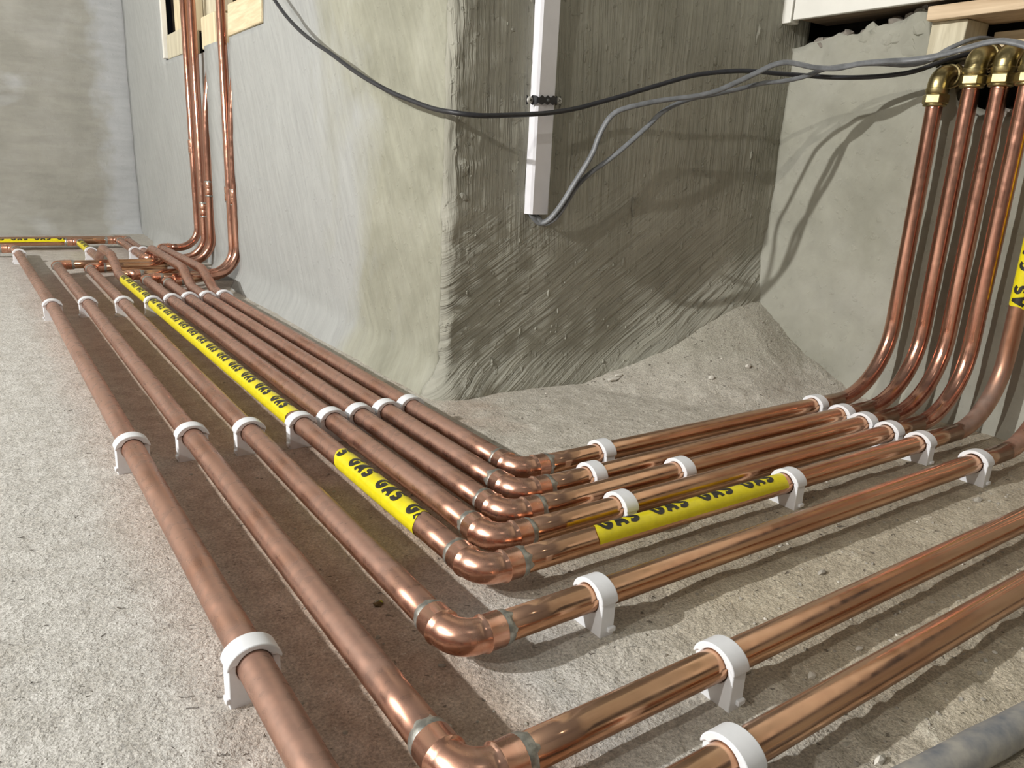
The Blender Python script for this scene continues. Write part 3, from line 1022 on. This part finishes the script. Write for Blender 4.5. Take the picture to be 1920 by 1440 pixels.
GA = [[0.851, 1.168, 0.40], [0.85, 1.168, 0.3423], [0.8545, 1.165, 0.3308], [0.8647, 1.1597, 0.3215], [0.874, 1.1493, 0.3263], [0.8839, 1.1381, 0.3427], [0.8947, 1.126, 0.3685], [0.9066, 1.1161, 0.3977], [0.9192, 1.1085, 0.4236], [0.9314, 1.1011, 0.4521], [0.938, 1.0972, 0.4772], [0.9471, 1.0918, 0.5013], [0.9582, 1.0851, 0.5182], [0.974, 1.0756, 0.5282], [1.0069, 1.0572, 0.5392], [1.0439, 1.0424, 0.548], [1.091, 1.0236, 0.5568], [1.1286, 1.0086, 0.5676], [1.1656, 0.9938, 0.5857], [1.2017, 0.9783, 0.6055], [1.2202, 0.9598, 0.6189], [1.2361, 0.9439, 0.6239], [1.2526, 0.9274, 0.621], [1.2725, 0.9075, 0.6164], [1.2982, 0.8818, 0.6165], [1.3162, 0.853, 0.6235], [1.3379, 0.8169, 0.6276], [1.355, 0.7884, 0.6291], [1.3613, 0.7552, 0.6316], [1.3631, 0.7215, 0.6366], [1.3648, 0.6896, 0.6431], [1.3661, 0.6664, 0.6475], [1.3673, 0.6432, 0.6479], [1.3686, 0.6192, 0.6421], [1.3699, 0.5952, 0.6325], [1.375, 0.52, 0.60]]
V, F = tube(spline(GA, 5), 0.0058, 14, flat=0.62)
tag(mk('grey_cable', V, F, MT['grey']), 'flat grey cable from the white trunking, upper loop, passing over the brass elbows', 'cable', 'grey cables')
GB = [[0.864, 1.167, 0.40], [0.8598, 1.167, 0.3424], [0.8634, 1.162, 0.3291], [0.8728, 1.1538, 0.3211], [0.8844, 1.1437, 0.3288], [0.894, 1.1352, 0.3449], [0.9054, 1.127, 0.3706], [0.9186, 1.1198, 0.395], [0.9388, 1.1087, 0.4178], [0.9674, 1.0929, 0.4428], [0.9955, 1.0775, 0.4714], [1.0262, 1.0652, 0.5027], [1.0528, 1.0552, 0.5301], [1.0949, 1.0394, 0.5522], [1.1435, 1.0212, 0.5649], [1.1927, 1.0027, 0.5786], [1.2233, 0.9806, 0.5896], [1.2522, 0.9565, 0.5948], [1.2805, 0.933, 0.6044], [1.3044, 0.913, 0.6174], [1.3254, 0.8901, 0.6235], [1.342, 0.8593, 0.6267], [1.3586, 0.8287, 0.6264], [1.375, 0.7985, 0.6243], [1.3857, 0.7665, 0.630], [1.40, 0.741, 0.650], [1.45, 0.72, 0.670], [1.53, 0.71, 0.67]]
V, F = tube(spline(GB, 5), 0.0056, 14, flat=0.62)
tag(mk('grey_cable', V, F, MT['grey']), 'flat grey cable from the white trunking, lower straighter strand', 'cable', 'grey cables')

# trunking: open-ended white channel
TX0, TX1, TY0, TY1, TZ0 = 0.842, 0.884, 1.158, 1.192, 0.337
T = thing('cable_trunking', 'white plastic cable trunking running up the dark pillar face', 'trunking', ((TX0 + TX1) / 2, TY1, TZ0))
def chan(name, x0, x1, y0, y1, z0, z1, t, mat):
    o_ = [(x0, y1), (x0, y0 + 0.004), (x0 + 0.004, y0), (x1 - 0.004, y0), (x1, y0 + 0.004), (x1, y1)]
    i_ = [(x1 - t, y1), (x1 - t, y0 + 0.004 + t * 0.5), (x1 - 0.004 - t * 0.5, y0 + t), (x0 + 0.004 + t * 0.5, y0 + t), (x0 + t, y0 + 0.004 + t * 0.5), (x0 + t, y1)]
    pr = o_ + i_
    n = len(pr)
    V = [(x, y, z0) for x, y in pr] + [(x, y, z1) for x, y in pr]
    F = [tuple(range(n))[::-1], tuple(range(n, 2 * n))] + [(k, (k + 1) % n, n + (k + 1) % n, n + k) for k in range(n)]
    return mk(name, V, F, mat, T, False)
chan('cover', TX0, TX1, TY0, TY1 - 0.012, TZ0, ZTOP, 0.002, MT['trunk'])
chan('back_channel', TX0 + 0.0025, TX1 - 0.0025, TY1 - 0.014, TY1 + 0.004, TZ0 + 0.001, ZTOP, 0.002, MT['trunk'])

# perforated band holding the trunking
B = thing('fixing_band', 'black perforated fixing band screwed across the white trunking', 'bracket', (0.863, 1.155, 0.535))
pts = [(-0.0370, 1.168), (-0.0245, 1.166), (-0.0225, 1.157), (-0.019, 1.1555), (0.019, 1.1555), (0.0225, 1.158), (0.0245, 1.164), (0.037, 1.166)]
pts = [(0.863 + a, b) for a, b in pts]
V, F = [], []
path = resample([(a, b, 0) for a, b in pts], 0.0025)
for k, p in enumerate(path):
    t = (path[min(k + 1, len(path) - 1)] - path[max(0, k - 1)]).normalized()
    n = Vector((t.y, -t.x, 0)) * 0.0012
    h = 0.0062 + 0.0020 * math.cos((p.x - 0.863) / 0.0125 * 2 * PI)
    zc = 0.536 + (p.x - 0.863) * 0.06
    for q, z in ((p, zc - h), (p, zc + h), (p + n, zc + h), (p + n, zc - h)):
        V.append((q.x, q.y, z))
for k in range(len(path) - 1):
    for j in range(4):
        j2 = (j + 1) % 4
        F.append((4 * k + j, 4 * (k + 1) + j, 4 * (k + 1) + j2, 4 * k + j2))
F += [(0, 1, 2, 3), tuple(4 * (len(path) - 1) + j for j in (3, 2, 1, 0))]
mk('strap', V, F, MT['band'], B, True, 40)
for sx, sy in ((-0.0310, 1.1655), (0.0315, 1.1635), (0.0, 1.1535)):
    c = Vector((0.863 + sx, sy, 0.536 + sx * 0.06))
    V, F = tube([c + Vector((0, 0.001, 0)), c, c - Vector((0, 0.0018, 0)), c - Vector((0, 0.0028, 0))], [0.0062, 0.0062, 0.0056, 0.0025], 18)
    if sx == 0.0:
        V, F = tube([c + Vector((0, 0.001, 0)), c, c - Vector((0, 0.0003, 0))], [0.0028, 0.0028, 0.0024], 14)
        mk('band_hole', V, F, MT['grey'], B)
        continue
    sc = mk('screw', V, F, MT['screw'], B)
    for rot in (0, PI / 2):
        d = Vector((math.cos(rot + 0.5), 0, math.sin(rot + 0.5))) * 0.0028
        e = Vector((-d.z, 0, d.x)).normalized() * 0.0006
        yv = Vector((0, -0.0030, 0))
        y2 = Vector((0, -0.0012, 0))
        VV = [c + s1 * d + s2 * e + q for q in (yv, y2) for s1, s2 in ((-1, -1), (1, -1), (1, 1), (-1, 1))]
        sl = mk('slot', VV, [(0, 1, 2, 3), (7, 6, 5, 4), (0, 4, 5, 1), (1, 5, 6, 2), (2, 6, 7, 3), (3, 7, 4, 0)], MT['ink'], B, False)
        sl.parent = sc

# grey duct at the lower right
V, F = tube(resample([(0.20, 0.232, 0.0128), (0.50, 0.193, 0.0132), (0.66, 0.176, 0.0136), (1.3, 0.11, 0.014)], 0.02), 0.0140, 28)
V = [(v[0], v[1] + 0.0006 * nz(v[0], v[1], v[2], 40), v[2] + 0.0008 * nz(v[0], v[1], v[2], 30)) for v in V]
tag(mk('plastic_pipe', V, F, MT['duct']), 'dusty dark grey plastic pipe lying on rough floor at the lower right', 'pipe')

# ------------------------------------------------------------------ timber and boards
def plank(name, label, cat, lo, hi, mat, group=None, jit=0.002, bevel=0.002):
    o = box(name, lo, hi, mat, None, bevel, jit)
    return tag(o, label, cat, group)
# right: white board with brown timber underside
WB = thing('white_board', 'white painted board above the broken wall at the upper right', 'board', (1.45, 0.7, 0.737))
box('panel', (1.438, -0.6, 0.738), (1.450, 1.098, 1.10), MT['board'], WB, 0.0015)
box('end_trim', (1.434, 1.100, 0.733), (1.462, 1.128, 1.10), MT['board'], WB, 0.0015)
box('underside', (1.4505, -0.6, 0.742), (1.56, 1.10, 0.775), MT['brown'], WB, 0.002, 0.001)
plank('plywood_board', 'layered plywood board resting on the short timber post', 'board', (1.452, 0.20, 0.709), (1.56, 0.823, 0.733), MT['ply'], jit=0.001)
plank('timber_post', 'short pale timber post under the plywood with dark paint smears', 'post', (1.470, 0.757, 0.648), (1.545, 0.820, 0.7085), MT['oldwood'])
plank('timber_rail', 'pale timber rail behind the brass elbows', 'rail', (1.55, 0.20, 0.625), (1.60, 0.745, 0.695), MT['wood_y'])
# left: timber pieces filling the opening
TB = 'timber pieces in the left opening'
plank('timber_block', 'low pale timber block at the left side of the wall opening', 'timber', (0.690, 3.135, 0.752), (0.75, 3.405, 0.836), MT['oldwood'], TB, 0.003, 0.004)
plank('timber_post', 'upright pale timber at the left jamb of the wall opening', 'timber', (0.722, 3.19, 0.840), (0.785, 3.395, 2.2), MT['wood'], TB, 0.002, 0.004)
plank('timber_board', 'upright timber board behind the left pipe risers', 'timber', (0.775, 2.61, 0.75), (0.80, 3.165, 2.2), MT['oldwood'], TB)
plank('timber_block', 'pale timber block with curved grain between the two riser groups', 'timber', (0.690, 2.690, 0.742), (0.755, 2.862, 0.840), MT['wood'], TB, 0.004, 0.005)
plank('timber_batten', 'narrow upright batten above the middle timber block', 'timber', (0.712, 2.700, 0.846), (0.755, 2.835, 2.2), MT['oldwood'], TB, 0.002, 0.003)
plank('timber_block', 'wide pale timber block at the right side of the wall opening', 'timber', (0.690, 2.215, 0.752), (0.745, 2.545, 0.838), MT['wood_y'], TB, 0.004, 0.005)
plank('timber_board', 'upright timber board above the wide right block', 'timber', (0.715, 2.22, 0.843), (0.77, 2.49, 2.2), MT['wood'], TB, 0.002, 0.003)
plank('jamb_bead', 'thin white bead along the left jamb of the wall opening', 'trim', (0.680, 3.412, 0.755), (0.70, 3.430, 2.2), MT['board'], None, 0.001)

# ------------------------------------------------------------------ stones and grit
def rock(r, sq=(1, 1, 1), seed=0, sub=2):
    import bmesh
    bm = bmesh.new()
    bmesh.ops.create_icosphere(bm, subdivisions=sub, radius=1)
    V = []
    for v in bm.verts:
        k = 1 + 0.45 * noise.noise(v.co * 1.1 + Vector((seed, seed * 2, 0))) + 0.15 * noise.noise(v.co * 3 + Vector((0, seed, 5)))
        V.append((v.co.x * k * r * sq[0], v.co.y * k * r * sq[1], v.co.z * k * r * sq[2]))
    F = [tuple(v.index for v in f.verts) for f in bm.faces]
    bm.free()
    return V, F
def stone(x, y, r, sq, seed, mat, name, label, cat='stone', rz=0.0, group='loose stones on the floor'):
    V, F = rock(r * 0.72, sq, seed, 1)
    z = floor_fn(x, y)[2] + r * sq[2] * 0.36
    m = Matrix.Rotation(rz, 3, 'Z')
    o = mk(name, [m @ Vector(v) for v in V], F, mat, None, False)
    o.location = (x, y, z)
    return tag(o, label, cat, group)
stone(1.038, 1.109, 0.028, (1.0, 0.5, 0.13), 1.3, MT['stone_w'], 'plaster_flake', 'flat pale plaster flake on the floor below the dark pillar face', 'flake', 0.3, None)
stone(1.055, 1.112, 0.016, (1.0, 0.6, 0.3), 2.3, MT['stone_w'], 'plaster_flake', 'small plaster crumb touching the back of the flat pale flake', 'flake', 0.0, None)
stone(1.268, 0.960, 0.0110, (1, 0.8, 0.6), 4.1, MT['stone_w'], 'stone', 'white pebble by the wall foot, upper of two behind the pipes', 'stone')
stone(1.179, 0.976, 0.0105, (1.1, 0.8, 0.6), 5.7, MT['stone_w'], 'stone', 'white pebble on the floor behind the innermost pipe', 'stone')
stone(0.2836, 0.6089, 0.0080, (1.1, 0.8, 0.55), 6.2, MT['blob'], 'glossy_blob', 'small glossy brown blob on the shaded floor between two pipes', 'blob', 0.4, None)
stone(1.29, 0.400, 0.0125, (1, 0.8, 0.6), 7.7, MT['stone'], 'stone', 'grey stone right of the outer clip beside the right wall', 'stone')
stone(1.115, 0.430, 0.0100, (1.2, 0.8, 0.5), 8.9, MT['stone'], 'stone', 'flat grey stone left of the outer clip by the right wall', 'stone')
stone(0.935, 0.515, 0.0070, (1.4, 0.6, 0.6), 9.1, MT['stone_w'], 'stone', 'small pale chip between the taped pipe and the next pipe', 'stone')
stone(0.735, 0.420, 0.0075, (1.2, 0.8, 0.6), 3.9, MT['stone'], 'stone', 'small grey stone on bare floor beneath the third pipe', 'stone')
stone(0.565, 0.315, 0.0060, (1.2, 0.9, 0.7), 2.7, MT['stone_w'], 'stone', 'pale pebble in the pipe shadow between the two nearest right-hand pipes', 'stone')
stone(0.470, 0.215, 0.0125, (1.1, 0.9, 0.7), 6.6, MT['stone'], 'stone', 'rounded grey stone between the grey plastic pipe and nearest copper pipe', 'stone')
stone(0.445, 0.222, 0.0090, (1.0, 0.8, 0.7), 1.9, MT['stone'], 'stone', 'broken stone left of the rounded grey stone', 'stone')
stone(0.520, 0.225, 0.0070, (1.5, 0.7, 0.8), 8.2, MT['stone_w'], 'stone', 'pale sliver of stone right of the rounded grey stone', 'stone')
stone(0.640, 0.316, 0.0055, (1.3, 0.8, 0.7), 5.2, MT['stone_w'], 'stone', 'pale pebble just outside the pipe shadow on the near floor', 'stone')

def scatter(name, n, area, rmin, rmax, mat, label, zf, seed, sub=1, dens=None):
    rnd = random.Random(seed)
    V, F = [], []
    base = [rock(1, (1, 0.85, 0.7), k * 1.7, sub) for k in range(5)]
    k = 0
    while k < n:
        x, y = rnd.uniform(area[0], area[1]), rnd.uniform(area[2], area[3])
        if dens and rnd.random() > dens(x, y):
            continue
        k += 1
        r = rmin + (rmax - rmin) * rnd.random() ** 3
        bv, bf = rnd.choice(base)
        m = Matrix.Rotation(rnd.uniform(0, 6.3), 3, 'Z')
        n0 = len(V)
        c = Vector(zf(x, y))
        V += [m @ (Vector(v) * r) + c for v in bv]
        F += [tuple(i + n0 for i in f) for f in bf]
    o = mk(name, V, F, mat, None, True, 40)
    tag(o, label, 'grit')
    o['kind'] = 'stuff'
    return o
scatter('fine_grit', 2600, (0.1, 1.45, 0.12, 1.15), 0.0006, 0.0030, MT['stone'], 'fine grey grit strewn over the floor around the pipes', lambda x, y: floor_fn(x, y), 3,
        dens=lambda x, y: 0.15 + 0.85 * sst(0.35, 0.6, x) * (0.4 + 0.6 * sst(0.55, 0.2, y) + 0.5 * sst(0.95, 1.1, y)))
scatter('pale_grit', 450, (0.1, 1.45, 0.12, 1.15), 0.0006, 0.0026, MT['stone_w'], 'pale specks of plaster grit on the sandy floor', lambda x, y: floor_fn(x, y), 5,
        dens=lambda x, y: 0.1 + 0.9 * sst(0.40, 0.7, x))

# blobs and drips of plaster stuck on the dark pillar face
def front_at(x, z):
    k = min(range(9, len(FP)), key=lambda j: abs(FP[j][0] - x))
    return Vector(wf_fn(k, z))
WF = bpy.data.objects['wall_front']
rnd = random.Random(11)
V, F = [], []
base = [rock(1, (1, 0.7, 1), k * 2.3, 1) for k in range(6)]
for k in range(420):
    x, z = rnd.uniform(0.72, 1.42), rnd.uniform(0.03, 0.80)
    r = 0.0008 + 0.0032 * rnd.random() ** 4
    bv, bf = rnd.choice(base)
    st = rnd.choice((1, 1, 1.6, 2.6))
    n0 = len(V)
    c = front_at(x, z)
    V += [(c.x + v[0] * r, c.y + v[1] * r, c.z + v[2] * r * st) for v in bv]
    F += [tuple(i + n0 for i in f) for f in bf]
pb = mk('plaster_crumbs', V, F, MT['wf'], WF)
pb['kind'] = 'stuff'
for (x, z, r, sx, sz, rot, nm) in ((0.718, 0.363, 0.011, 1.0, 0.45, 0.5, 'plaster_lump'), (1.085, 0.354, 0.020, 0.16, 1.0, -0.15, 'plaster_drip'), (1.37, 0.705, 0.020, 0.15, 1.0, 0.12, 'plaster_drip'), (0.80, 0.647, 0.005, 1, 1, 0, 'plaster_lump'), (1.12, 0.66, 0.007, 0.6, 1.2, 0, 'plaster_lump')):
    bv, bf = rock(r, (sx, 0.25, sz), r * 900, 2)
    m = Matrix.Rotation(rot, 3, 'Y')
    c = front_at(x, z)
    mk(nm, [m @ Vector(v) + c for v in bv], bf, MT['wf'], WF)

# rubble packed along the broken top of the right wall
rnd = random.Random(5)
for k in range(26):
    y = 1.07 - k * 0.0115 + rnd.uniform(-0.004, 0.004)
    r = rnd.uniform(0.009, 0.018)
    bv, bf = rock(r, (1, 1.1, 0.8), k * 3.1 + 1, 2)
    zt = top_r(y)
    c = Vector((1.505 + rnd.uniform(-0.012, 0.03), y, zt + rnd.uniform(-0.008, 0.004)))
    o = mk('rubble_stone', [Vector(v) + c for v in bv], bf, MT['rubble'], bpy.data.objects['wall_right'], True, 30)
for k in range(22):
    y, zz = rnd.uniform(0.825, 0.945), rnd.uniform(0.615, 0.715)
    r = rnd.uniform(0.006, 0.017)
    bv, bf = rock(r, (0.38, 1.3, 1), k * 1.3 + 7, 1)
    c = Vector((1.477 + rnd.uniform(-0.001, 0.004), y, zz))
    mk('rubble_stone', [Vector(v) + c for v in bv], bf, MT['wr'], bpy.data.objects['wall_right'], True, 30)
for k in range(22):
    y = 0.775 - k * 0.016 + rnd.uniform(-0.005, 0.005)
    r = rnd.uniform(0.008, 0.016)
    bv, bf = rock(r, (1, 1.1, 0.8), k * 2.9 + 40, 2)
    c = Vector((1.505 + rnd.uniform(-0.015, 0.03), y, top_r(y) + rnd.uniform(-0.006, 0.006)))
    mk('rubble_stone', [Vector(v) + c for v in bv], bf, MT['rubble'], bpy.data.objects['wall_right'], True, 30)
